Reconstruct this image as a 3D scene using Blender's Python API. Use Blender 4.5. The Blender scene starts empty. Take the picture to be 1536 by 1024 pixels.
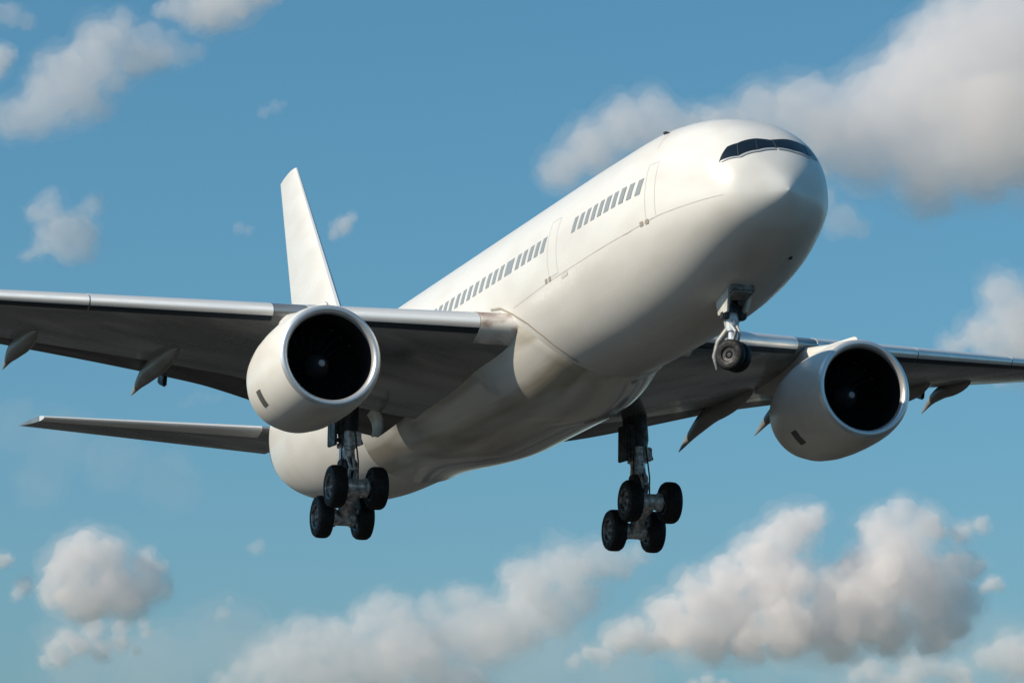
import bpy, bmesh, math, random
from mathutils import Vector, Matrix, noise
R = math.radians
sc = bpy.context.scene
col = sc.collection

# ------------------------------------------------------------------ camera
PITCH = Matrix.Rotation(R(-3.0), 4, 'Y')          # the airliner flies 3 degrees nose up
EYE = Vector((102.922, -46.242, -29.069))         # in the airliner's own axes
FWD = Vector((-0.9195, 0.3330, 0.2085)).normalized()
RIGHT = Vector((0.3381, 0.9410, -0.0120))
RIGHT = (RIGHT - FWD * RIGHT.dot(FWD)).normalized()
UP = RIGHT.cross(FWD)
FOC = 5907.73                                      # focal length in pixels of a 1536 px wide picture
cm = Matrix(((RIGHT.x, UP.x, -FWD.x, EYE.x), (RIGHT.y, UP.y, -FWD.y, EYE.y), (RIGHT.z, UP.z, -FWD.z, EYE.z), (0, 0, 0, 1)))
cam_d = bpy.data.cameras.new('camera'); cam_d.sensor_width = 36.0; cam_d.lens = FOC / 1536 * 36
cam_d.clip_start = 0.5; cam_d.clip_end = 60000
cam = bpy.data.objects.new('camera', cam_d); col.objects.link(cam)
CAM = PITCH @ cm
cam.matrix_world = CAM
sc.camera = cam

# ------------------------------------------------------------------ world, sun, exposure
SUN = (PITCH.to_3x3() @ Vector((0.07, -0.83, 0.54))).normalized()
sun_el = math.asin(SUN.z); sun_az = math.atan2(SUN.x, SUN.y)
world = bpy.data.worlds.new('World'); sc.world = world; world.use_nodes = True
wn = world.node_tree.nodes; wl = world.node_tree.links
bg = wn['Background']
sky = wn.new('ShaderNodeTexSky'); sky.sky_type = 'NISHITA'; sky.sun_disc = False
sky.sun_elevation = sun_el; sky.sun_rotation = sun_az
sky.altitude = 0; sky.air_density = 1.15; sky.dust_density = 1.0; sky.ozone_density = 10.0
hs = wn.new('ShaderNodeHueSaturation'); hs.inputs['Hue'].default_value = 0.475; hs.inputs['Saturation'].default_value = 1.01
wl.new(sky.outputs[0], hs.inputs['Color']); wl.new(hs.outputs[0], bg.inputs[0])
bg.inputs[1].default_value = 0.103
sd = bpy.data.lights.new('sun', 'SUN'); sd.energy = 4.7; sd.angle = R(0.6); sd.color = (1.0, 0.89, 0.73)
so = bpy.data.objects.new('sun', sd); col.objects.link(so)
so.rotation_euler = SUN.to_track_quat('Z', 'Y').to_euler(); so.location = (0, -60, 60)
vs = sc.view_settings; vs.view_transform = 'Standard'; vs.look = 'None'; vs.gamma = 1; vs.exposure = 0.0
sc.render.engine = 'CYCLES'
sc.cycles.max_bounces = 28; sc.cycles.volume_bounces = 24; sc.cycles.diffuse_bounces = 4; sc.cycles.glossy_bounces = 4
sc.cycles.use_denoising = True

# ------------------------------------------------------------------ helpers
class MB:
    def __init__(s): s.v = []; s.f = []; s.m = []
    def add(s, vs, fs, mi=0):
        o = len(s.v); s.v += [tuple(p) for p in vs]; s.f += [tuple(i + o for i in f) for f in fs]; s.m += [mi] * len(fs)
    def loft(s, rings, cap0=True, cap1=True, mi=0, closed=True):
        n = len(rings[0]); vs = [p for r in rings for p in r]; fs = []
        for a in range(len(rings) - 1):
            for i in range(n if closed else n - 1):
                j = (i + 1) % n
                fs.append((a * n + i, a * n + j, (a + 1) * n + j, (a + 1) * n + i))
        if cap0: fs.append(tuple(range(n))[::-1])
        if cap1: fs.append(tuple((len(rings) - 1) * n + i for i in range(n)))
        s.add(vs, fs, mi)
    def tube(s, pts, radii, n=14, mi=0):
        pts = [Vector(p) for p in pts]
        if not isinstance(radii, (list, tuple)): radii = [radii] * len(pts)
        rings = []
        for k, p in enumerate(pts):
            d = (pts[min(k + 1, len(pts) - 1)] - pts[max(k - 1, 0)]).normalized()
            a = Vector((0, 1, 0)) if abs(d.y) < .8 else Vector((1, 0, 0))
            u = d.cross(a).normalized(); w = d.cross(u)
            rings.append([p + (u * math.cos(t) + w * math.sin(t)) * radii[k] for t in [2 * math.pi * i / n for i in range(n)]])
        s.loft(rings, mi=mi)
    def box(s, c, sz, rot=None, mi=0, bev=0.0):
        bm = bmesh.new(); bmesh.ops.create_cube(bm, size=1)
        for v in bm.verts: v.co = Vector((v.co.x * sz[0], v.co.y * sz[1], v.co.z * sz[2]))
        if bev: bmesh.ops.bevel(bm, geom=bm.edges[:], offset=bev, segments=2, affect='EDGES')
        M = Matrix.Translation(Vector(c)) @ (rot.to_4x4() if rot else Matrix())
        bm.verts.index_update()
        s.add([M @ v.co for v in bm.verts], [[v.index for v in f.verts] for f in bm.faces], mi); bm.free()
    def lathe(s, prof, axis_o, ax, n=48, mi=None, close=False):
        ax = Vector(ax).normalized(); a = Vector((0, 0, 1)) if abs(ax.z) < .8 else Vector((0, 1, 0))
        u = ax.cross(a).normalized(); w = ax.cross(u); o = Vector(axis_o)
        rings = [[o + ax * t + (u * math.cos(q) + w * math.sin(q)) * max(r, 1e-4) for q in [2 * math.pi * i / n for i in range(n)]] for t, r in prof]
        if close: rings.append(rings[0])
        for k in range(len(rings) - 1):
            s.loft(rings[k:k + 2], False, False, mi[k] if mi else 0)
    def build(s, name, mats, parent=None, smooth=50):
        me = bpy.data.meshes.new(name); me.from_pydata(s.v, [], s.f); me.validate()
        if not isinstance(mats, (list, tuple)): mats = [mats]
        for m in mats: me.materials.append(m)
        bm = bmesh.new(); bm.from_mesh(me)
        ml = s.m
        if len(bm.faces) == len(ml):
            for f, i in zip(bm.faces, ml): f.material_index = i
        bmesh.ops.remove_doubles(bm, verts=bm.verts, dist=1e-5)
        bmesh.ops.recalc_face_normals(bm, faces=bm.faces)
        for f in bm.faces: f.smooth = True
        for e in bm.edges:
            if len(e.link_faces) == 2 and e.calc_face_angle(0) > R(smooth): e.smooth = False
        bm.to_mesh(me); bm.free()
        o = bpy.data.objects.new(name, me); col.objects.link(o)
        if parent: o.parent = parent
        return o

def interp(xs, ys, x):
    """monotone cubic through (xs, ys)"""
    n = len(xs)
    if x <= xs[0]: return ys[0]
    if x >= xs[-1]: return ys[-1]
    d = [(ys[i + 1] - ys[i]) / (xs[i + 1] - xs[i]) for i in range(n - 1)]
    m = [d[0]] + [0 if d[i - 1] * d[i] <= 0 else 2 * d[i - 1] * d[i] / (d[i - 1] + d[i]) for i in range(1, n - 1)] + [d[-1]]
    i = max(k for k in range(n - 1) if xs[k] <= x)
    h = xs[i + 1] - xs[i]; t = (x - xs[i]) / h
    return (ys[i] * (2 * t**3 - 3 * t**2 + 1) + h * m[i] * (t**3 - 2 * t**2 + t) + ys[i + 1] * (-2 * t**3 + 3 * t**2) + h * m[i + 1] * (t**3 - t**2))

# ------------------------------------------------------------------ materials
def mat(name, base, rough=.4, metal=0.0, coat=0.0, spec=.5):
    m = bpy.data.materials.new(name); m.use_nodes = True
    b = m.node_tree.nodes['Principled BSDF']
    b.inputs['Base Color'].default_value = (*base, 1); b.inputs['Roughness'].default_value = rough
    b.inputs['Metallic'].default_value = metal; b.inputs['Coat Weight'].default_value = coat
    b.inputs['Coat Roughness'].default_value = .25
    b.inputs['Specular IOR Level'].default_value = spec
    return m
def weather(m, c1, c2, scale=(1, 1, 1), lo=.4, hi=.65, rough=None, bump=0.0, detail=6):
    """worn paint: noise in the object's own axes mixes two paint colours and two roughnesses"""
    nt = m.node_tree; n = nt.nodes; l = nt.links; b = n['Principled BSDF']
    tc = n.new('ShaderNodeTexCoord'); mp = n.new('ShaderNodeMapping'); mp.inputs['Scale'].default_value = scale
    nz = n.new('ShaderNodeTexNoise'); nz.inputs['Scale'].default_value = 1; nz.inputs['Detail'].default_value = detail
    cr = n.new('ShaderNodeValToRGB'); cr.color_ramp.elements[0].position = lo; cr.color_ramp.elements[1].position = hi
    cr.color_ramp.elements[0].color = (*c1, 1); cr.color_ramp.elements[1].color = (*c2, 1)
    l.new(tc.outputs['Object'], mp.inputs['Vector']); l.new(mp.outputs[0], nz.inputs['Vector'])
    l.new(nz.outputs[0], cr.inputs[0]); l.new(cr.outputs[0], b.inputs['Base Color'])
    if rough:
        mr = n.new('ShaderNodeMapRange'); mr.inputs['To Min'].default_value = rough[0]; mr.inputs['To Max'].default_value = rough[1]
        mr.inputs['From Min'].default_value = lo; mr.inputs['From Max'].default_value = hi
        l.new(nz.outputs[0], mr.inputs['Value']); l.new(mr.outputs[0], b.inputs['Roughness'])
    if bump:
        bp = n.new('ShaderNodeBump'); bp.inputs['Strength'].default_value = bump; bp.inputs['Distance'].default_value = .02
        l.new(nz.outputs[0], bp.inputs['Height']); l.new(bp.outputs[0], b.inputs['Normal'])
    return m
WHITE = weather(mat('white_paint', (.8, .78, .74), .3, 0, .0), (.67, .65, .61), (.75, .735, .70), (.35, 1.1, 1.1), .3, .6, (.34, .27), .08, 1.5)
BELLY = weather(mat('reflection_streaked_belly_paint', (.6, .58, .52), .3, 0, .4), (.40, .355, .275), (.68, .66, .61), (.09, .7, .8), .42, .58, (.2, .08), .8, 3)  # brown streaks in the colour stand in for mottled ground reflections
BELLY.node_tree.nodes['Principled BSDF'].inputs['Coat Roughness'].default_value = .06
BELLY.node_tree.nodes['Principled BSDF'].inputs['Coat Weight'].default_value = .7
COWL = weather(mat('cowl_paint', (.74, .72, .67), .4, 0, .15), (.66, .635, .58), (.79, .77, .72), (.5, .9, .9), .3, .6, (.4, .28))
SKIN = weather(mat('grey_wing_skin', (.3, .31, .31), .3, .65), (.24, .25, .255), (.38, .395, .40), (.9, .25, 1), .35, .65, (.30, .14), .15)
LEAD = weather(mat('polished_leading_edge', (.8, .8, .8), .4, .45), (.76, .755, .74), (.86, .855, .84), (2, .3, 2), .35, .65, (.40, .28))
ROOT = weather(mat('worn_root_paint', (.6, .55, .5), .45), (.22, .15, .12), (.72, .69, .64), (1.2, 1.2, 1.6), .36, .58)
LIP = mat('polished_lip', (.74, .75, .76), .34, .65)
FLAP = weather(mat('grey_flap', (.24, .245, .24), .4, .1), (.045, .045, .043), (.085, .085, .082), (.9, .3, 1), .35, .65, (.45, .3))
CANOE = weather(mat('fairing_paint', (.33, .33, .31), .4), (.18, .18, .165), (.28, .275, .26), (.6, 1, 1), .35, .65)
DARK = mat('dark_void', (.008, .008, .01), .7)
FAN = mat('fan_titanium', (.035, .036, .04), .45, .6)
SPIN = mat('spinner', (.05, .05, .055), .35, .2)
TIP = mat('spinner_mark', (.42, .42, .42), .4)
STEEL = weather(mat('gear_steel', (.4, .42, .43), .3, .35), (.26, .27, .275), (.72, .74, .75), (6, 6, 6), .35, .6, (.55, .28))
BLACK = weather(mat('greasy_black', (.02, .02, .022), .5), (.012, .012, .013), (.04, .04, .042), (5, 5, 5), .35, .65, (.6, .35))
TYRE = weather(mat('tyre_rubber', (.02, .02, .022), .6, 0, 0, .25), (.008, .008, .009), (.016, .0165, .018), (8, 8, 8), .35, .65, (.75, .5))
HUB = weather(mat('wheel_hub', (.2, .2, .2), .45, .6), (.03, .03, .032), (.22, .225, .23), (9, 9, 9), .35, .6)
DOORP = weather(mat('gear_door_paint', (.6, .59, .55), .4), (.42, .41, .38), (.66, .65, .61), (2, 2, 2), .35, .6)
GLASS = mat('cockpit_glass', (.008, .012, .018), .06, 0, .5)
CABIN = mat('cabin_pane', (.29, .31, .32), .25)
SEAM = mat('seam', (.655, .64, .605), .4)
SILL = mat('window_sill', (.62, .63, .63), .3, .4)
SEAMD = mat('grimy_seam', (.36, .31, .25), .5)
HUBN = weather(mat('nose_wheel_hub', (.05, .05, .05), .45, .4), (.008, .008, .009), (.05, .05, .053), (9, 9, 9), .4, .65)
FRAME = mat('window_frame', (.10, .105, .11), .3, .4)
VENT = mat('vent_grille', (.10, .10, .095), .5)
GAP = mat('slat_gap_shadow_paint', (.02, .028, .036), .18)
DULL = weather(mat('dull_gear_paint', (.3, .3, .29), .5, .2), (.13, .13, .125), (.28, .28, .27), (5, 5, 5), .38, .6)
LAMP = mat('lens', (.5, .5, .5), .1)

# ------------------------------------------------------------------ ground
gb = MB(); GZ = CAM.translation.z - 5.0; G = 9000
gb.add([(-G, -G, GZ), (G, -G, GZ), (G, G, GZ), (-G, G, GZ)], [(0, 1, 2, 3)])
GRASS = weather(mat('airfield_grass', (.06, .07, .03), .9, spec=.1), (.055, .062, .032), (.15, .13, .08), (.02, .035, 1), .4, .6)
go = gb.build('ground', GRASS); go['kind'] = 'structure'
rb = MB(); rb.add([(-420, -260, GZ + .004), (240, -260, GZ + .004), (240, 230, GZ + .004), (-420, 230, GZ + .004)], [(0, 1, 2, 3)])
ASPH = weather(mat('apron_asphalt', (.08, .08, .08), .85, spec=.2), (.010, .010, .010), (.075, .070, .062), (.03, .09, 1), .4, .6)
ro = rb.build('dark_apron', ASPH); ro['kind'] = 'structure'  # unseen apron, enlarged and dark to keep bounce light off the airliner's underside

# ------------------------------------------------------------------ airliner
air = bpy.data.objects.new('airliner', None); col.objects.link(air); air.matrix_world = PITCH
air['label'] = 'white twin-engine airliner in flight with its landing gear down'
air['category'] = 'airplane'

NOSE = -0.495
FS = [0, .06, .2, .45, .8, 1.2, 1.7, 2.3, 3.2, 4.4, 6.2, 8.5, 11.5, 34, 38, 42, 45, 48, 50.5, 52.2, 53.3]
FT = [-.5, -.30, -.02, .38, .86, 1.30, 1.75, 2.10, 2.47, 2.74, 2.97, 3.08, 3.11, 3.11, 3.11, 3.08, 3.02, 2.9, 2.6, 2.25, 1.95]
FB = [-.5, -.66, -.88, -1.15, -1.45, -1.67, -1.90, -2.12, -2.45, -2.82, -3.15, -3.32, -3.38, -3.38, -3.30, -2.95, -2.45, -1.75, -.95, -.2, .4]
FW = [0, .20, .50, .94, 1.42, 1.74, 2.02, 2.25, 2.54, 2.80, 3.01, 3.09, 3.11, 3.11, 3.08, 2.86, 2.48, 1.9, 1.25, .75, .4]
FC = [-.5, -.5, -.5, -.48, -.44, -.38, -.3, -.22, -.14, -.08, -.03, 0, 0, 0, .1, .35, .6, .85, 1.05, 1.2, 1.27]
def fus(s):
    return tuple(interp(FS, a, s) for a in (FT, FB, FW, FC))
def expo(s):
    return 2 + .40 * max(0, min(1, s / .8)) * max(0, min(1, (8 - s) / 5))
def fpt(s, th):
    """skin point; th = 0 at the crown, +90 degrees at starboard, 180 at the keel"""
    t, b, w, c = fus(s)
    h = (t - c) if math.cos(th) >= 0 else (c - b)
    cs, sn = math.cos(th), math.sin(th)
    if cs > 0:
        k = 2 / expo(s); cs = cs ** k; sn = math.copysign(abs(sn) ** k, sn)
    return Vector((NOSE - s, -w * sn, c + h * cs))
def fnorm(s, th):
    a = fpt(s + .02, th) - fpt(s - .02, th); b = fpt(s, th + .01) - fpt(s, th - .01)
    n = a.cross(b); n.normalize()
    p = fpt(s, th)
    return n if n.dot(p - Vector((p.x, 0, fus(s)[3]))) > 0 else -n
def th_at(s, z):
    t, b, w, c = fus(s)
    q = (z - c) / ((t - c) if z >= c else (c - b))
    if q > 0: q = q ** (expo(s) / 2)
    return math.acos(max(-1, min(1, q)))
def skin(x, z, off=.004, side=1):
    s = NOSE - x; th = th_at(s, z); p = fpt(s, th) + fnorm(s, th) * off
    return Vector((p.x, p.y * side, p.z))
NR = 112
ss = [.0, .015, .03, .06, .1, .15, .2, .28, .36, .45, .55, .67, .8, .95, 1.1, 1.3, 1.5, 1.75, 2, 2.3, 2.6, 3, 3.5, 4, 4.6, 5.3, 6.2, 7.2, 8.5, 10, 11.5, 14, 18, 23, 28, 33] + [34 + .6 * i for i in range(32)] + [52.8, 53.1, 53.3]
m_ = MB()
m_.loft([[fpt(max(s, .0015), 2 * math.pi * i / NR) for i in range(NR)] for s in ss])
fo = m_.build('fuselage', WHITE, air, 70)

def strip(mb, pts, w, off=.005, mi=0, side=1):
    """thin band that follows the skin along a polyline of (x, z) at the starboard side"""
    P = []
    for (a, b) in zip(pts[:-1], pts[1:]):
        n = max(2, int((Vector(b) - Vector(a)).length / .15))
        P += [(a[0] + (b[0] - a[0]) * i / n, a[1] + (b[1] - a[1]) * i / n) for i in range(n)]
    P.append(pts[-1])
    vs = []
    for k, (x, z) in enumerate(P):
        s = NOSE - x; th = th_at(s, z); p = skin(x, z, off); nn = fnorm(s, th)
        q0 = skin(*P[max(k - 1, 0)], off); q1 = skin(*P[min(k + 1, len(P) - 1)], off)
        d = (q1 - q0).normalized(); u = d.cross(nn).normalized() * (w / 2)
        vs += [p - u, p + u]
    vs = [Vector((v.x, v.y * side, v.z)) for v in vs]
    mb.add(vs, [(2 * i, 2 * i + 1, 2 * i + 3, 2 * i + 2) for i in range(len(P) - 1)], mi)

def patch(mb, corners, off, nu=4, nv=4, mi=0, side=1):
    """bilinear patch of (x, z) corners laid on the skin, corners in order round the patch"""
    a, b, c, d = [Vector(q) for q in corners]; vs = []
    for j in range(nv + 1):
        for i in range(nu + 1):
            u = i / nu; v = j / nv
            q = (a * (1 - u) + b * u) * (1 - v) + (d * (1 - u) + c * u) * v
            vs.append(skin(q.x, q.y, off, side))
    mb.add(vs, [(j * (nu + 1) + i, j * (nu + 1) + i + 1, (j + 1) * (nu + 1) + i + 1, (j + 1) * (nu + 1) + i) for j in range(nv) for i in range(nu)], mi)

# --- belly fairing: a swollen shell over the lower fuselage
def smooth(a, b, x):
    t = max(0, min(1, (x - a) / (b - a))); return t * t * (3 - 2 * t)
FA = [95, 101, 112, 124, 138, 155, 180]; FX = [19.6, 18.4, 16.6, 15.5, 14.9, 14.5, 14.4]
rr = []; NA = 60
for k in range(56):
    f = k / 55; ring = []
    for i in range(NA + 1):
        a = 95 + (265 - 95) * i / NA; m = min(a, 360 - a)
        x0 = interp(FA, FX, m) - .5; x1 = 34.3 - 1.5 * smooth(150, 100, m)
        s_ = x0 + (x1 - x0) * (f if f < 1 else 1)
        side = .12 + .80 * smooth(95, 122, m) + .08 * smooth(122, 172, m)
        d = .02 + .74 * side * smooth(x0 - .2, x0 + 5.0, s_) * (1 - .9 * smooth(24.5, 34.2, s_))
        if f == 0: d = -.05
        ring.append(fpt(s_, R(a)) + fnorm(s_, R(a)) * d)
    rr.append(ring)
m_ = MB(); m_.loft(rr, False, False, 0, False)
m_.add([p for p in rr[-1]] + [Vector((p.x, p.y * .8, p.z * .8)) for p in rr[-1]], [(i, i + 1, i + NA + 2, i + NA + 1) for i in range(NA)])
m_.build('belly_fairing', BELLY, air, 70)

# --- wings
WY = [2.0, 3, 5, 7, 9.5, 11, 14, 17, 20, 24, 28]
WLX = [-15.9 - .6 * (y - 2) for y in WY]
WLZ = [-1.31 + .132 * (y - 3) - .04 - .006 * (y - 3) for y in WY]
WTX = [-31.0, -30.9, -30.75, -30.6, -30.4, -30.73, -31.39, -32.05, -32.71, -33.59, -34.47]
WTZ = [-2.75, -2.6, -2.25, -1.8, -1.2, -.85, -.25, .3, .88, 1.5, 2.05]
WTH = [.118, .118, .118, .118, .122, .124, .128, .13, .13, .128, .12]
def wing_at(y):
    return (interp(WY, WLX, y), interp(WY, WLZ, y), interp(WY, WTX, y), interp(WY, WTZ, y), interp(WY, WTH, y))
def naca(x, t): return 5 * t * (.2969 * math.sqrt(max(x, 0)) - .126 * x - .3516 * x**2 + .2843 * x**3 - .1036 * x**4)
FL = .74
def chordpt(y, f):
    lx, lz, tx, tz, t = wing_at(y)
    return Vector((lx + (tx - lx) * f, 0, lz + (tz - lz) * (f * .72 + .28 * f**3)))
def wsec(y, sg, f0=0.0, f1=1.0, grow=0.0, n=22, thick=1.0, lower=1.0):
    lx, lz, tx, tz, t = wing_at(y); c = lx - tx
    fs = [f0 + (f1 - f0) * (1 - math.cos(math.pi * i / n)) / 2 for i in range(n + 1)]
    up = []; lo = []
    for f in fs:
        q = chordpt(y, f); h = naca(f, t) * c * thick + grow
        up.append(Vector((q.x + (grow if f < .02 else 0), sg * y, q.z + h * 1.0)))
        fl = f * lower; q = chordpt(y, fl); h = naca(fl, t) * c * thick + grow
        lo.append(Vector((q.x + (grow if fl < .02 else 0), sg * y, q.z - h * .95)))
    return up[::-1] + (lo[1:] if f0 == 0 else lo)
for sg in (-1, 1):
    m_ = MB()
    ys = [2.0, 3, 4, 5, 6, 7, 8, 9.5, 11, 12.5, 14, 17, 20, 24, 28]
    m_.loft([wsec(y, sg, 0, FL) for y in ys])
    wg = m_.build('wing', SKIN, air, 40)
    # polished slats along the leading edge, in lengths, trimmed to imitate the sunlit band
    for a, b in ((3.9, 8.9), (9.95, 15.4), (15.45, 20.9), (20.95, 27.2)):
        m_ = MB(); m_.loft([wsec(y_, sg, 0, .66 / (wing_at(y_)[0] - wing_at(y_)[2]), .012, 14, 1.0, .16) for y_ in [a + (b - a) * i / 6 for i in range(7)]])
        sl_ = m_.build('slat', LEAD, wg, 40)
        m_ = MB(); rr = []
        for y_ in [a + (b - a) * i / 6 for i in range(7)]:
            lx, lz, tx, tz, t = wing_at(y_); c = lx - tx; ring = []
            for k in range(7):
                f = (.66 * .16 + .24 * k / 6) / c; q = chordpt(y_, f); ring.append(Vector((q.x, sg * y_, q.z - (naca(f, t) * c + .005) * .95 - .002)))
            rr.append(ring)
        m_.loft(rr, False, False, 0, False); m_.build('slat_gap_shade', GAP, sl_)  # dark strip painted for the shaded line below the slat
    m_ = MB(); m_.loft([wsec(2.3 + (3.88 - 2.3) * i / 6, sg, 0, .062, .014, 14) for i in range(7)])
    m_.build('root_fairing', ROOT, wg, 40)
    # lowered trailing edge flaps
    for a, b in ((3.0, 8.69), (8.7, 10.94), (10.95, 19.6), (19.62, 26.5)):
        m_ = MB(); rr = []
        for i in range(9):
            y = a + (b - a) * i / 8; lx, lz, tx, tz, t = wing_at(y); c = lx - tx
            A = chordpt(y, FL - .035); A.z -= .04; B = Vector((tx, 0, tz)); d = (B - A)
            up = []; lo = []
            for k in range(13):
                f = (1 - math.cos(math.pi * k / 12)) / 2; h = naca(f, .14) * d.length; nrm = Vector((d.z, 0, -d.x)).normalized()
                if nrm.z < 0: nrm = -nrm
                q = A + d * f; q.y = sg * y
                up.append(q + nrm * h * 1.1); lo.append(q - nrm * h * .5)
            rr.append(up[::-1] + lo[1:])
        m_.loft(rr); m_.build('flap', FLAP, wg, 40)
    # flap track fairings
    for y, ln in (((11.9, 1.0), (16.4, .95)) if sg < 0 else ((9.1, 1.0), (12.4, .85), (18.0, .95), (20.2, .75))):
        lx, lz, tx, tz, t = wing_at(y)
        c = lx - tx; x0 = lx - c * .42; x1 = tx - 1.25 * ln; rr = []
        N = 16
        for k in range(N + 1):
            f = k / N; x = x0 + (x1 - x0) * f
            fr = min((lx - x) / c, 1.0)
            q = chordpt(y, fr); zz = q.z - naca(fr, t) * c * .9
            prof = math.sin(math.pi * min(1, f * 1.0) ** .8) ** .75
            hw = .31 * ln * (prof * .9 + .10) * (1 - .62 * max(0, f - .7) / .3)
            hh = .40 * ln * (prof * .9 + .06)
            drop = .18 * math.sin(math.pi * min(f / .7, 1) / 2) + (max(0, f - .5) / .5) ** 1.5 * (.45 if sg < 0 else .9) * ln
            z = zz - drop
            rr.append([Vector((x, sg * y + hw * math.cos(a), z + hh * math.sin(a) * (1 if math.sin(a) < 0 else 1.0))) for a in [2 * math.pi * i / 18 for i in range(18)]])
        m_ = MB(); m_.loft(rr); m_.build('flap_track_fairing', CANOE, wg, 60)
    # exhaust-side hinge bracket beside the fairing
    for y in ((11.2,) if sg < 0 else (19.4,)):
        lx, lz, tx, tz, t = wing_at(y)
        m_ = MB(); m_.box((tx + .35, sg * y, tz - .22), (.9, .14, .42), Matrix.Rotation(R(18), 3, 'Y'), 0, .05)
        m_.build('flap_bracket', BLACK, wg)

# --- tail surfaces
def tsec(le, te, t, n=14):
    le, te = Vector(le), Vector(te); d = te - le; up = []; lo = []
    for i in range(n + 1):
        f = (1 - math.cos(math.pi * i / n)) / 2; h = naca(f, t) * d.length
        q = le + d * f; up.append((q, h)); 
    return up
for sg in (-1, 1):
    m_ = MB(); rr = []; sl = []
    for k in range(9):
        f = k / 8
        le = Vector((-49.2, -.7, 1.15)).lerp(Vector((-54.66, -9.87, 2.2)), f); te = Vector((-54.3, -.45, 1.05)).lerp(Vector((-56.82, -10.48, 2.2)), f)
        sec = tsec(le, te, .095)
        up = [Vector((q.x, -sg * -q.y if False else sg * abs(q.y), q.z + h)) for q, h in sec]; lo = [Vector((q.x, sg * abs(q.y), q.z - h)) for q, h in sec]
        rr.append(up[::-1] + lo[1:])
        if k >= 1: sl.append([Vector((q.x + .01, sg * abs(q.y), q.z + h + .008)) for q, h in sec[:5]][::-1] + [Vector((q.x + .01, sg * abs(q.y), q.z - h - .008)) for q, h in sec[1:5]])
    m_.loft(rr); st = m_.build('horizontal_stabilizer', SKIN, air, 40)
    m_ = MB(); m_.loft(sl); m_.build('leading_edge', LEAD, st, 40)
m_ = MB(); rr = []; sl = []
for k in range(11):
    f = k / 10
    le = Vector((-42.2, 0, 2.0)).lerp(Vector((-51.1, 0, 12.75)), f); te = Vector((-50.35, 0, 2.0)).lerp(Vector((-53.5, 0, 12.6)), f)
    sec = tsec(le, te, .095)
    rr.append([Vector((q.x, h, q.z)) for q, h in sec][::-1] + [Vector((q.x, -h, q.z)) for q, h in sec][1:])
    if k >= 1: sl.append([Vector((q.x + .01, h + .008, q.z)) for q, h in sec[:2]][::-1] + [Vector((q.x + .01, -h - .008, q.z)) for q, h in sec[1:2]])
m_.loft(rr); fin = m_.build('vertical_stabilizer', WHITE, air, 40)
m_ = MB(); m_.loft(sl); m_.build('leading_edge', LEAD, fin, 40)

# --- engines
EX, EY, EZ = -15.82, 9.43, -2.98
for sg in (-1, 1):
    o = Vector((EX, sg * EY, EZ)); ax = Vector((-1, 0, -.035))
    m_ = MB()
    m_.lathe([(.10, 1.695), (.2, 1.73), (.35, 1.76), (.65, 1.805), (1.1, 1.835), (1.8, 1.85), (2.6, 1.835), (3.4, 1.78), (4.1, 1.67), (4.7, 1.48), (4.7, 1.44), (3.2, 1.5), (2.4, 1.5), (2.0, 1.52)], o, ax, 72)
    en = m_.build('engine', COWL, air, 40)
    m_ = MB(); m_.lathe([(.105, 1.698), (.07, 1.678), (.015, 1.62), (0, 1.56), (.03, 1.50), (.10, 1.45), (.22, 1.425)], o, ax, 72)
    m_.build('inlet_lip', LIP, en, 60)
    m_ = MB(); m_.lathe([(.22, 1.425), (.5, 1.42), (.9, 1.45), (1.9, 1.52), (2.05, 1.52), (2.05, .05)], o, ax, 72); m_.build('inlet_duct', DARK, en, 60)
    m_ = MB(); a = ax.normalized(); u = a.cross(Vector((0, 0, 1))).normalized(); w = a.cross(u)
    for k in range(22):
        for_ = []
        t0 = 2 * math.pi * k / 22
        for r, tw, dx in ((.38, .12, 0), (.8, .10, .06), (1.2, .085, .12), (1.48, .08, .2)):
            q0 = t0 + .35 * (r / 1.5) ** 2
            for_.append([o + a * (1.55 - dx * .3) + (u * math.cos(q0) + w * math.sin(q0)) * r, o + a * (1.85) + (u * math.cos(q0 + tw * 1.9) + w * math.sin(q0 + tw * 1.9)) * r])
        vs = [p for q in for_ for p in q]; m_.add(vs, [(2 * i, 2 * i + 1, 2 * i + 3, 2 * i + 2) for i in range(3)])
    m_.build('fan_blades', FAN, en, 60)
    m_ = MB(); m_.lathe([(1.0, 0), (1.02, .06), (1.06, .11), (1.15, .2), (1.3, .3), (1.55, .40), (1.9, .46)], o, ax, 32, [1, 1, 0, 0, 0, 0]); m_.build('spinner', [SPIN, TIP], en, 80)
    m_ = MB(); m_.lathe([(3.4, 1.05), (4.4, 1.0), (5.4, .78), (6.2, .55), (6.2, .45), (7.1, .05)], o, ax, 40); m_.build('exhaust_cone', STEEL, en, 60)
    # pylon up to the wing
    lx, lz, tx, tz, t = wing_at(EY); rr = []
    for x, zb, zt, hw in ((EX - .45, EZ + 1.6, EZ + 1.79, .03), (EX - .62, EZ + 1.6, EZ + 1.90, .09), (EX - .95, EZ + 1.5, EZ + 1.93, .11), (EX - 1.6, EZ + 1.5, EZ + 1.96, .15), (EX - 2.6, EZ + 1.4, EZ + 2.02, .22), (EX - 4.6, EZ + 1.1, EZ + 2.3, .26), (lx - 2, EZ + .9, lz - .1, .28), (lx - 4.5, lz - .9, lz - .2, .12)):
        rr.append([Vector((x, sg * EY - hw, zb)), Vector((x, sg * EY - hw, zt - hw * .6)), Vector((x, sg * EY - hw * .5, zt)), Vector((x, sg * EY + hw * .5, zt)), Vector((x, sg * EY + hw, zt - hw * .6)), Vector((x, sg * EY + hw, zb))])
    m_ = MB(); m_.loft(rr); m_.build('pylon', COWL, en, 50)

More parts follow.
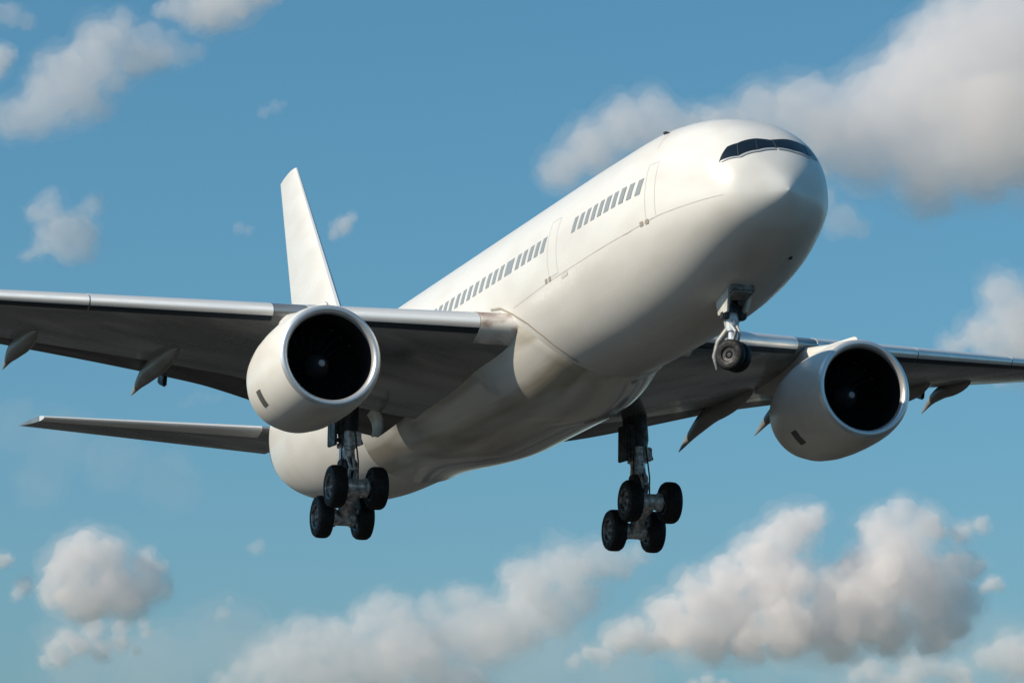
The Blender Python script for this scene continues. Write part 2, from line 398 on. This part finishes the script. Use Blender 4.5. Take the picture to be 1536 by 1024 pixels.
# --- landing gear
def wheel(mb, c, r, w, ax=Vector((0, 1, 0))):
    h = w / 2
    prof = [(-h * .55, r * .12), (-h * .75, r * .2), (-h * .55, r * .28), (-h * .6, r * .46), (-h * .88, r * .52), (-h * .95, r * .58), (-h, r * .78), (-h * .86, r * .92), (-h * .6, r * .985), (-h * .25, r)]
    prof = prof + [(-a, b) for a, b in prof[::-1]]
    n = len(prof); mi = [1 if (k < 5 or k >= n - 6) else 0 for k in range(n - 1)]
    mb.lathe([(-h * .55, 0.001)] + prof + [(h * .55, 0.001)], c, ax, 40, [1] + mi + [1])
for sg in (-1, 1):
    B = Vector((-26.65, sg * 5.49, -5.66)); top = Vector((-27.0, sg * 5.45, -1.7))
    m_ = MB()
    m_.tube([top, Vector((-26.82, sg * 5.47, -3.0)), Vector((-26.8, sg * 5.47, -3.3))], [.46, .44, .38], 20, 1)
    m_.tube([Vector((-26.8, sg * 5.47, -3.25)), Vector((-26.78, sg * 5.47, -3.6)), Vector((-26.76, sg * 5.48, -4.0)), Vector((-26.74, sg * 5.48, -4.35))], [.33, .31, .27, .3], 20, 0)
    m_.tube([Vector((-26.79, sg * 5.47, -3.72)), Vector((-26.79, sg * 5.47, -3.84))], [.36, .36], 20, 0)
    m_.tube([Vector((-26.74, sg * 5.48, -4.33)), Vector((-26.73, sg * 5.48, -4.42)), Vector((-26.72, sg * 5.48, -4.95))], [.33, .36, .32], 18, 1)
    m_.tube([Vector((-26.72, sg * 5.48, -4.9)), B], [.24, .26], 18, 0)
    m_.box((-26.55, sg * 5.48 + .3, -3.55), (.22, .3, .5), None, 0, .04)
    m_.box((-26.5, sg * 5.48 - .1, -4.15), (.3, .3, .34), None, 0, .05)
    m_.box((-26.55, sg * 5.48 - .34, -2.95), (.3, .24, .9), None, 1, .05)
    gear = m_.build('main_landing_gear', [STEEL, BLACK], air, 40)
    m_ = MB(); m_.box((-26.7, sg * 5.48 + .44, -3.5), (.12, .12, .5), Matrix.Rotation(R(20), 3, 'X'), 0, .02)
    m_.build('actuator', BLACK, gear, 40)
    m_ = MB()      # torque links ahead of the strut
    for a, b in ((Vector((-26.5, 0, -4.1)), Vector((-26.08, 0, -4.72))), (Vector((-26.08, 0, -4.72)), Vector((-26.45, 0, -5.45)))):
        for dy in (-.12, .12): m_.tube([a + Vector((0, sg * 5.48 + dy, 0)), b + Vector((0, sg * 5.48 + dy * .5, 0))], .055, 10)
    m_.tube([Vector((-26.08, sg * 5.48 - .14, -4.72)), Vector((-26.08, sg * 5.48 + .14, -4.72))], .06, 10)
    m_.build('torque_link', STEEL, gear, 40)
    dirv = Vector((1.32, 0, .92)); f_, r_ = B + dirv * .5, B - dirv * .5
    f_ = B + Vector((.98, 0, .22)); r_ = B + Vector((-.66, 0, -.58)); dirv = f_ - r_
    m_ = MB(); m_.tube([r_ - dirv * .08, r_ + dirv * .2, B, f_ - dirv * .2, f_ + dirv * .08], [.2, .25, .3, .25, .2], 18)
    m_.tube([B + Vector((0, -.3, .05)), B + Vector((0, .3, .05))], .17, 16)
    m_.build('bogie_beam', STEEL, gear, 40)
    for c in (f_, r_):
        m_ = MB(); m_.tube([c + Vector((0, -.75, 0)), c + Vector((0, .75, 0))], .1, 14)
        m_.tube([c + Vector((0, -.42, 0)), c + Vector((0, .42, 0))], .29, 20)
        for dy in (-.33, .33): m_.tube([c + Vector((0, dy - .05, 0)), c + Vector((0, dy + .05, 0))], .34, 20)
        m_.build('axle', STEEL, gear, 40)
        for dy in (-.74, .74):
            m_ = MB(); wheel(m_, c + Vector((0, dy, 0)), .75, .56); m_.build('wheel', [TYRE, HUB], gear, 35)
    m_ = MB()
    m_.tube([Vector((-26.45, sg * 5.48 + .2, -3.3)), Vector((-26.4, sg * 5.48 + .3, -4.4)), Vector((-26.4, sg * 5.48 + .28, -5.2)), Vector((-26.0, sg * 5.48 + .32, -5.35))], .03, 8)
    m_.tube([Vector((-26.5, sg * 5.48 - .22, -3.3)), Vector((-26.45, sg * 5.48 - .3, -4.2)), Vector((-26.5, sg * 5.48 - .26, -5.3))], .03, 8)
    m_.build('hydraulic_hose', BLACK, gear, 60)
    m_ = MB(); m_.box((-26.85, sg * 5.48 - .5, -3.15), (.9, .1, 1.3), Matrix.Rotation(R(4), 3, 'Y'), 0, .03)
    m_.box((-26.7, sg * 5.48 - .3, -3.6), (.2, .4, .12), None, 0, .02)
    m_.build('strut_door', BLACK, gear, 40)
    if sg > 0: continue
    m_ = MB()      # short curved hinged door at the wheel bay
    rr = []
    for k in range(7):
        f = k / 6; z = -2.1 - 1.15 * f; y = 4.25 - .35 * math.sin(f * 2.2) + .1 * f
        rr.append([Vector((-27.2, sg * y, z)), Vector((-28.6 + .5 * f, sg * (y + .02), z + .1)), Vector((-28.6 + .5 * f, sg * (y + .09), z + .1)), Vector((-27.2, sg * (y + .07), z))])
    m_.loft(rr); m_.build('bay_door', DOORP, gear, 40)

# nose gear
N0 = Vector((-5.15, 0, -2.2)); NW = Vector((-5.05, .02, -4.6))
m_ = MB()
m_.tube([N0, Vector((-5.1, 0, -3.5))], [.19, .17], 18, 1)
m_.tube([Vector((-5.1, 0, -3.4)), NW], [.17, .14], 16, 0)
m_.tube([Vector((-5.1, 0, -3.3)), Vector((-5.09, 0, -3.5)), Vector((-5.08, 0, -3.85))], [.21, .24, .2], 16, 0)
ng = m_.build('nose_landing_gear', [STEEL, BLACK], air, 40)
steer = Matrix.Rotation(R(38), 3, 'Z'); axn = steer @ Vector((0, 1, 0)); lat = steer @ Vector((-1, 0, 0))
m_ = MB(); m_.tube([NW - axn * .22, NW + axn * .22], .07, 12)
m_.tube([Vector((-5.08, -.05, -3.7)), NW - axn * .2 + lat * .40 + Vector((0, 0, .45)), NW - axn * .25 + lat * .52 + Vector((0, 0, 0)), NW - axn * .22 + lat * .46 + Vector((0, 0, -.42))], [.12, .10, .08, .04], 12)
m_.build('fork', DULL, ng, 40)
for d in (-.2, .2):
    m_ = MB(); wheel(m_, NW + axn * d, .48, .30, axn); m_.build('wheel', [TYRE, HUBN], ng, 35)
m_ = MB()
for dy in (-.1, .1):
    m_.tube([Vector((-4.95, dy, -3.65)), Vector((-4.62, dy * .6, -3.95))], .045, 10); m_.tube([Vector((-4.62, dy * .6, -3.95)), Vector((-4.92, dy, -4.3))], .045, 10)
m_.build('torque_link', STEEL, ng, 40)
for sg in (-1, 1):
    m_ = MB(); rr = []
    for f in (0, .25, .5, .75, 1):
        z = -2.2 - 1.12 * f; y = .36 - .08 * f * f
        rr.append([Vector((-4.1 - .5 * f, sg * y, z)), Vector((-5.4 + .1 * f, sg * y, z)), Vector((-5.4 + .1 * f, sg * (y + .07), z)), Vector((-4.1 - .5 * f, sg * (y + .07), z))])
    m_.loft(rr); m_.build('gear_door', DOORP, ng, 40)
m_ = MB()
m_.box((-4.45, 0, -2.62), (.7, .76, .55), Matrix.Rotation(R(-14), 3, 'Y'), 0, .06); m_.build('gear_bay_fairing', DULL, ng, 40)
m_ = MB()
m_.box((-5.2, 0, -3.08), (.5, .6, .5), None, 0, .05)
m_.box((-5.0, -.26, -3.36), (.3, .2, .26), None, 0, .04); m_.box((-5.0, .3, -3.36), (.3, .24, .26), None, 0, .04); m_.build('steering_box', BLACK, ng, 40)
for dy in (-.22, .22):
    m_ = MB(); m_.lathe([(0, .001), (.02, .08), (.0, .12), (-.14, .12), (-.2, .05)], (-4.75, dy, -2.98), (1, 0, -.1), 16)
    m_.build('landing_light', FRAME, ng, 40)

# --- cabin windows, cockpit panes, doors, seams (starboard side of the fuselage)
def win(x, wd, z=.60, h=.47, lean=.2):
    mb = MB(); a = wd / 2
    patch(mb, [(x - a - lean / 2, z - h / 2), (x + a - lean / 2, z - h / 2), (x + a + lean / 2, z + h / 2), (x - a + lean / 2, z + h / 2)], .008, 3, 5)
    mb.build('cabin_window', CABIN, fo)
for k in range(10): win(-5.38 - .552 * k, .32 if k != 4 else .38, .55 - .002 * k)
for k, x in enumerate([-13.19, -13.78, -14.38, -15.0, -15.6, -16.46, -17.27, -17.89, -18.51, -19.18, -19.82, -20.46, -21.1, -21.73, -22.40, -23.03, -23.66, -24.3]):
    win(x, .36 if k != 5 else .72, .50)
def st(p):
    s = NOSE - p[0]; t, b, w, c = fus(s)
    k = expo(s) / 2 if p[2] > c else 1
    return (s, math.atan2((-p[1] / w) ** k, math.copysign(abs((p[2] - c) / ((t - c) if p[2] >= c else (c - b))) ** k, p[2] - c)))
def stpatch(mb, q, off, n=8, mi=0, side=1):
    vs = []
    for j in range(n + 1):
        for i in range(n + 1):
            u, v = i / n, j / n
            s = (q[0][0] * (1 - u) + q[1][0] * u) * (1 - v) + (q[3][0] * (1 - u) + q[2][0] * u) * v
            t = (q[0][1] * (1 - u) + q[1][1] * u) * (1 - v) + (q[3][1] * (1 - u) + q[2][1] * u) * v
            p = fpt(s, t) + fnorm(s, t) * off; vs.append(Vector((p.x, p.y * side, p.z)))
    mb.add(vs, [(j * (n + 1) + i, j * (n + 1) + i + 1, (j + 1) * (n + 1) + i + 1, (j + 1) * (n + 1) + i) for j in range(n) for i in range(n)], mi)
PANES = {1: [[(-1.43, -.03, 1.03), (-1.385, -.60, .90), (-1.76, -.50, 1.33), (-1.70, -.03, 1.33)],
             [(-1.385, -.63, .89), (-1.47, -1.17, .68), (-1.78, -1.06, 1.14), (-1.76, -.53, 1.32)],
             [(-1.48, -1.20, .67), (-1.83, -1.66, .57), (-1.88, -1.37, 1.04), (-1.79, -1.09, 1.13)]],
         -1: [[(-1.44, -.03, 1.03), (-1.44, -.55, 1.0), (-1.84, -.52, 1.39), (-1.72, -.03, 1.34)],
              [(-1.44, -.58, 1.0), (-1.55, -1.1, .9), (-1.95, -1.05, 1.3), (-1.85, -.55, 1.39)],
              [(-1.56, -1.13, .89), (-1.93, -1.56, .85), (-2.08, -1.35, 1.22), (-1.96, -1.08, 1.29)]]}
for side in (1, -1):
    for pn in PANES[side]:
        q = [st(p) for p in pn]; c0 = (sum(a[0] for a in q) / 4, sum(a[1] for a in q) / 4)
        mb = MB(); stpatch(mb, q, .022, 8, 0, side)
        cw = mb.build('cockpit_window', GLASS, fo)
        mb = MB(); stpatch(mb, [(c0[0] + (a[0] - c0[0]) * 1.10, c0[1] + (a[1] - c0[1]) * 1.08) for a in q], .012, 8, 0, side)
        mb.build('window_frame', FRAME, fo)
for side in (1, -1):
    mb = MB(); vs = []
    for pn in PANES[side]:
        for k in range(9):
            f = k / 8; q0, q1 = st(pn[0]), st(pn[1]); q = (q0[0] + (q1[0] - q0[0]) * f, q0[1] + (q1[1] - q0[1]) * f)
            dn = (q[0] - st(pn[3])[0], 0)
            for e in (.0, .05):
                p = fpt(q[0] - .02 - e, q[1]) + fnorm(q[0], q[1]) * .026; vs.append(Vector((p.x, p.y * side, p.z)))
    n = len(vs) // 2
    mb.add(vs, [(2 * i, 2 * i + 1, 2 * i + 3, 2 * i + 2) for i in range(n - 1)]); mb.build('window_sill', SILL, fo)
for a, b, z0, z1 in ((-4.45, -5.0, -.56, 1.15), (-11.95, -12.75, -.66, 1.15)):
    mb = MB()
    strip(mb, [(a, z0), (a, z1)], .025, .006); strip(mb, [(b, z0), (b, z1)], .025, .006)
    strip(mb, [(a, z0 - .01), (b, z0 - .01)], .025, .007); strip(mb, [(a, z1 + .01), (b, z1 + .01)], .02, .007)
    dr = mb.build('door_outline', SEAM, fo)
    for dx in (.03, -.30):
        mb = MB(); patch(mb, [(b + dx - .11, z0 - .13), (b + dx + .09, z0 - .12), (b + dx + .1, z0 + .02), (b + dx - .1, z0 + .01)], .012)
        mb.build('hinge', SEAMD, fo)
mb = MB(); patch(mb, [(-11.75, -.92), (-11.2, -.90), (-11.2, -.78), (-11.75, -.80)], .01, 8, 2); mb.build('service_panel', SEAM, fo)
mb = MB(); strip(mb, [(-1.6, -.50), (-4.2, -.55), (-6.2, -.68), (-9, -.72), (-13, -.77), (-16.3, -.9)], .03, .006); mb.build('skin_seam', SEAM, fo)
mb = MB(); strip(mb, [(-5.62, 2.45), (-5.3, 2.2), (-5.05, 1.75)], .05, .006); mb.build('skin_seam', SEAM, fo)
mb = MB(); strip(mb, [(-18.3, -.55), (-17.4, -.69), (-16.5, -1.07), (-15.6, -1.55), (-15.0, -2.05), (-14.5, -2.7), (-14.45, -3.0)], .07, .02); mb.build('fairing_seam', SEAMD, fo)
mb = MB(); p = skin(-5.75, 2.42, -.01); nn = fnorm(NOSE + 5.75, th_at(NOSE + 5.75, 2.42))
mb.loft([[p + Vector((dx * (1 - .5 * h) - .1 * h, 0, 0)) + nn * (.10 * h) + Vector((0, dy, 0)) for dx, dy in ((.22, 0), (0, -.03), (-.22, 0), (0, .03))] for h in (0, .5, 1)])
mb.build('blade_antenna', BLACK, fo)
mb = MB(); mb.lathe([(-.02, .07), (.04, .065), (.06, .03), (.07, .001)], fpt(2.4, R(207)), fnorm(2.4, R(207)), 14); mb.build('sensor', BLACK, fo)
for en_, ang in ((o_, a_) for o_, a_ in zip([c for c in air.children if c.name.startswith('engine')], (R(-30), R(-42)))):
    sg = -1 if ang == R(-30) else 1
    mb = MB(); vs = []
    for i in range(4):
        for j in range(6):
            a = 2.35 + .45 * i / 3; q = ang + (j - 2.5) / 5 * R(18)
            r = interp([.1, .35, .65, 1.1, 1.8, 2.6, 3.4], [1.695, 1.76, 1.805, 1.835, 1.85, 1.835, 1.78], a) + .012
            vs.append(Vector((EX - a, sg * EY - r * math.cos(q), EZ - .035 * a + r * math.sin(q))))
    mb.add(vs, [(i * 6 + j, i * 6 + j + 1, (i + 1) * 6 + j + 1, (i + 1) * 6 + j) for i in range(3) for j in range(5)])
    mb.build('vent', VENT, en_)

# ------------------------------------------------------------------ clouds: closed hulls filled with scattering vapour
def vapour(name, dens):
    m = bpy.data.materials.new(name); m.use_nodes = True; nt = m.node_tree; nt.nodes.clear()
    o = nt.nodes.new('ShaderNodeOutputMaterial'); v = nt.nodes.new('ShaderNodeVolumePrincipled')
    v.inputs['Color'].default_value = (.998, .970, .962, 1); v.inputs['Density'].default_value = dens; v.inputs['Anisotropy'].default_value = .0
    nt.links.new(v.outputs[0], o.inputs['Volume']); return m
def hull(puffs, dist, grow, amp, voxel, seed, drop=0.0):
    rnd = random.Random(seed); k = dist / FOC
    bm = bmesh.new()
    for u, v, r in puffs:
        c = Vector((u - 768, 512 - v, -FOC + rnd.uniform(-.5, .5) * r))
        if rnd.random() > drop:
            bmesh.ops.create_icosphere(bm, subdivisions=3, radius=max(r * grow * .86, 2.0), matrix=Matrix.Translation(c))
        for _ in range(7):                       # smaller billows budding from the big one
            a = rnd.uniform(0, 2 * math.pi); zc = rnd.uniform(-.7, .9); q = math.sqrt(1 - zc * zc)
            rs = r * rnd.uniform(.28, .55)
            c2 = c + Vector((q * math.cos(a) * 1.1, q * math.sin(a) * .9, zc)) * (r * rnd.uniform(.55, .9))
            bmesh.ops.create_icosphere(bm, subdivisions=2, radius=max(rs * grow, 1.6), matrix=Matrix.Translation(c2))
    me = bpy.data.meshes.new('hull'); bm.to_mesh(me); bm.free()
    ob = bpy.data.objects.new('hull', me); col.objects.link(ob)
    md = ob.modifiers.new('r', 'REMESH'); md.mode = 'VOXEL'; md.voxel_size = voxel
    dg = bpy.context.evaluated_depsgraph_get(); me2 = bpy.data.meshes.new_from_object(ob.evaluated_get(dg))
    bpy.data.objects.remove(ob); bpy.data.meshes.remove(me)
    off = Vector((seed * 13.7, seed * 5.1, 0))
    new = []
    for vt in me2.vertices:
        p = vt.co; q = p + off
        w = noise.noise_vector(q / (3.4 * amp)) * (.9 * amp) + noise.noise_vector(q / (1.4 * amp)) * (.45 * amp)
        d = noise.noise(q / (1.1 * amp)) * .45 + noise.noise(q / (.5 * amp)) * .22
        new.append(p + w + vt.normal * (d * amp * .8))
    for vt, p in zip(me2.vertices, new): vt.co = (CAM @ (p * k))
    for f in me2.polygons: f.use_smooth = True
    return me2
def cloud(label, dist, k_out, k_core, puffs, amp=14, grow=1.12, core=.80, voxel=4):
    """nested hulls of thicker and thicker vapour, so that the rim fades out raggedly"""
    global SEED
    SEED += 3
    def layer(name, g, dens, sd):
        m = hull(puffs, dist, g, amp, voxel, sd); m.materials.append(vapour(name, dens * FOC / dist)); return m
    me = layer('thin_vapour', grow * 1.48, k_out * .22, SEED)
    o = bpy.data.objects.new('cloud', me); col.objects.link(o)
    c = sum((v.co for v in me.vertices), Vector()) / len(me.vertices)
    me.transform(Matrix.Translation(-c)); o.location = c
    o['label'] = label; o['category'] = 'cloud'; o['group'] = 'clouds in the blue sky'
    shells = [(grow * 1.2, k_out * .45, 1), (grow * .95, k_out, 2)] + ([(core, k_core, 0)] if k_core else [])
    for g, dens, sd in shells:
        m2 = layer('vapour', g, dens, SEED + sd); m2.transform(Matrix.Translation(-c))
        c2 = bpy.data.objects.new('cloud_core', m2); col.objects.link(c2); c2.parent = o
SEED = 0
cloud('largest grey-white cloud, spreading behind the nose to the upper right corner', 3200, .005, .0035,
      [(1140, 165, 42), (1200, 170, 55), (1260, 190, 65), (1330, 175, 78), (1400, 135, 88), (1470, 80, 90), (1530, 50, 90), (1410, 65, 55), (1460, 190, 95), (1530, 170, 105), (1395, 235, 72), (1395, 288, 38), (1300, 235, 55), (1230, 215, 50), (1470, 250, 55), (1560, 220, 80), (1610, 100, 110), (1430, 20, 35)], 16, voxel=6)
cloud('pointed grey cloud just above the fuselage, beside the cockpit roof', 3000, .0055, .005,
      [(845, 255, 36), (890, 222, 44), (940, 190, 44), (980, 160, 30), (1000, 205, 46), (1050, 210, 45), (1085, 190, 35), (910, 262, 24)], 12)
cloud('soft grey cloud cut by the picture edge just above the port wing', 3000, .0055, .008,
      [(1500, 435, 32), (1530, 480, 50), (1470, 500, 32), (1430, 520, 24), (1560, 520, 60), (1500, 535, 36)], 10)
cloud('big bright two-humped cumulus with a dark grey base, below the port engine', 2300, .008, .019,
      [(1180, 800, 40), (1212, 782, 30), (1226, 765, 14), (1140, 838, 42), (1090, 868, 36), (1050, 895, 38), (1000, 915, 32), (950, 945, 24), (1160, 880, 58), (1100, 925, 55), (1030, 945, 40), (1180, 935, 52),
       (1355, 768, 24), (1320, 792, 32), (1388, 788, 32), (1350, 835, 56), (1310, 880, 58), (1290, 925, 52), (1380, 875, 52), (1400, 925, 42), (1250, 895, 48), (1230, 945, 42), (1472, 790, 17), (1440, 800, 20), (1340, 950, 40), (1425, 935, 34), (1180, 962, 32), (1060, 965, 30), (1440, 900, 34), (1455, 850, 24), (1430, 850, 30), (1000, 950, 34), (965, 960, 22), (1260, 965, 36), (1120, 965, 32), (1400, 960, 30), (1280, 850, 26), (905, 985, 16), (930, 958, 26), (890, 980, 18), (865, 992, 13)], 11, voxel=3.5)
cloud('long grey cloud bank rising to the right below the two main landing gears', 3400, .0055, .008,
      [(955, 832, 20), (900, 842, 32), (850, 852, 42), (800, 872, 42), (772, 858, 24), (790, 910, 46), (730, 930, 42), (700, 900, 26), (680, 893, 20), (650, 915, 26), (720, 965, 45), (620, 960, 46), (575, 910, 26), (555, 932, 32), (520, 958, 32), (540, 990, 46), (450, 945, 26), (430, 968, 32), (400, 990, 32), (370, 1010, 26), (460, 1000, 42), (640, 1000, 46), (790, 950, 28), (340, 1035, 26), (560, 1040, 50), (700, 1030, 45), (670, 950, 36), (600, 930, 34), (490, 960, 34), (760, 940, 46), (830, 920, 36), (870, 895, 34), (930, 845, 26), (590, 990, 50), (500, 1020, 44), (420, 1010, 40)], 11)
cloud('rounded cumulus with a grey shaded flank, low at the left under the tailplane', 2500, .008, .019,
      [(130, 818, 30), (112, 840, 38), (88, 862, 28), (160, 840, 38), (80, 890, 25), (120, 890, 38), (170, 880, 44), (215, 845, 22), (238, 850, 13), (225, 880, 28), (190, 908, 28), (130, 908, 30), (245, 882, 18), (225, 860, 24), (110, 905, 26), (200, 890, 34)], 10, voxel=3.5)
cloud('thin ragged cloud strip hanging under the rounded cumulus', 2700, .010, .02,
      [(100, 955, 18), (140, 945, 18), (180, 940, 14), (215, 935, 10), (90, 985, 17), (70, 992, 12), (205, 975, 9), (150, 975, 18), (120, 968, 20), (180, 962, 16), (220, 950, 10), (80, 970, 16)], 7, voxel=3)
cloud('small pale cloud scrap touching the picture edge left of the rounded cumulus', 2700, .012, .03, [(8, 838, 12), (-6, 840, 14)], 5, voxel=2)
cloud('little pale cloud tuft close beside the rounded cumulus', 2700, .012, .02, [(35, 880, 15), (24, 892, 10), (42, 868, 8)], 5, voxel=2)
cloud('small isolated pale puff right of the two-humped cumulus', 2600, .014, .03, [(1490, 875, 13), (1476, 882, 9), (1500, 878, 9)], 4, voxel=2)
cloud('grey cloud bank in the lower right corner of the sky', 2900, .007, .014,
      [(1512, 968, 24), (1480, 985, 22), (1530, 990, 36), (1400, 1000, 18), (1370, 1000, 24), (1310, 1006, 24), (1285, 1012, 16), (1440, 1015, 26), (1560, 980, 40), (1350, 1030, 30)], 8)
cloud('ragged torn cloud in the upper left corner above the starboard wing', 2800, .0045, .005,
      [(15, 190, 22), (40, 170, 36), (80, 152, 42), (120, 142, 42), (150, 162, 22), (100, 110, 40), (140, 88, 42), (172, 50, 28), (186, 26, 18), (150, 58, 34), (205, 95, 30), (240, 90, 24), (175, 120, 26), (70, 100, 24), (5, 175, 26), (60, 130, 30), (195, 80, 26)], 13)
cloud('thin grey veil between the torn cloud and the cloud at the top edge', 3100, .005, 0, [(240, 75, 24), (270, 82, 20), (220, 55, 24), (295, 80, 12), (255, 60, 16)], 9)
cloud('small bright scrap at the left picture edge beside the torn cloud', 2900, .008, .012, [(2, 85, 20), (-10, 95, 25)], 6, voxel=3)
cloud('faint grey wisp in the extreme upper left corner', 3000, .006, 0, [(15, 22, 18), (40, 32, 14), (0, 18, 16)], 7, voxel=3)
cloud('soft cloud hanging from the top edge above the tail fin', 2800, .006, .010, [(270, 8, 24), (310, 14, 36), (350, 4, 38), (330, 32, 20), (398, -6, 22), (242, 18, 14)], 10)
cloud('broken small cloud alone between the torn cloud and the starboard wing', 2800, .006, .006,
      [(75, 300, 18), (62, 318, 18), (80, 322, 20), (118, 328, 20), (70, 350, 18), (60, 372, 16), (105, 380, 18), (100, 340, 26), (85, 360, 26), (122, 358, 28), (140, 308, 16), (40, 382, 12), (128, 384, 15), (150, 300, 8)], 11, voxel=3)
cloud('small slanting puff right beside the tail fin', 2700, .010, .012, [(514, 340, 14), (528, 326, 9), (500, 352, 9), (520, 334, 10)], 5, voxel=2)
cloud('barely visible wisp high above the tail fin', 3000, .006, 0, [(395, 168, 9), (412, 160, 10), (425, 156, 6)], 6, voxel=2)
cloud('barely visible wisp left of the tail fin', 3000, .007, 0, [(358, 342, 9), (372, 346, 8)], 5, voxel=2)
cloud('faint little wisp above the left end of the long cloud bank', 3000, .010, 0, [(335, 918, 10), (345, 900, 6), (328, 924, 7)], 5, voxel=2)
cloud('faint little wisp left of the starboard main wheels', 3000, .010, 0, [(384, 822, 10), (390, 815, 7)], 5, voxel=2)
cloud('faint wisp under the starboard wing beside the engine cowl', 3000, .0025, 0, [(298, 592, 9), (312, 596, 9), (328, 596, 8), (285, 600, 9), (272, 605, 7)], 8, voxel=2)
cloud('pale cloud top at the lower edge below the two-humped cumulus', 2900, .012, .02, [(1062, 1020, 12), (1040, 1028, 12), (1085, 1030, 12)], 5, voxel=2)
cloud('thin grey veil trailing under the largest cloud beside the nose', 3300, .005, 0, [(1260, 330, 24), (1225, 300, 22), (1290, 345, 16)], 9)
cloud('thin low haze veil stretched along the lower edge beneath the cloud banks', 3900, .0011, 0,
      [(120 + 115 * i, 985 + 22 * math.sin(i * 2.1), 62 + 14 * math.sin(i * 1.3)) for i in range(13)], 16, voxel=7)
cloud('barely visible haze veil in the clear sky just below the tailplane', 3900, .0009, 0,
      [(20, 640, 40), (90, 655, 44), (170, 690, 46), (250, 720, 44), (60, 720, 40)], 14, voxel=6)
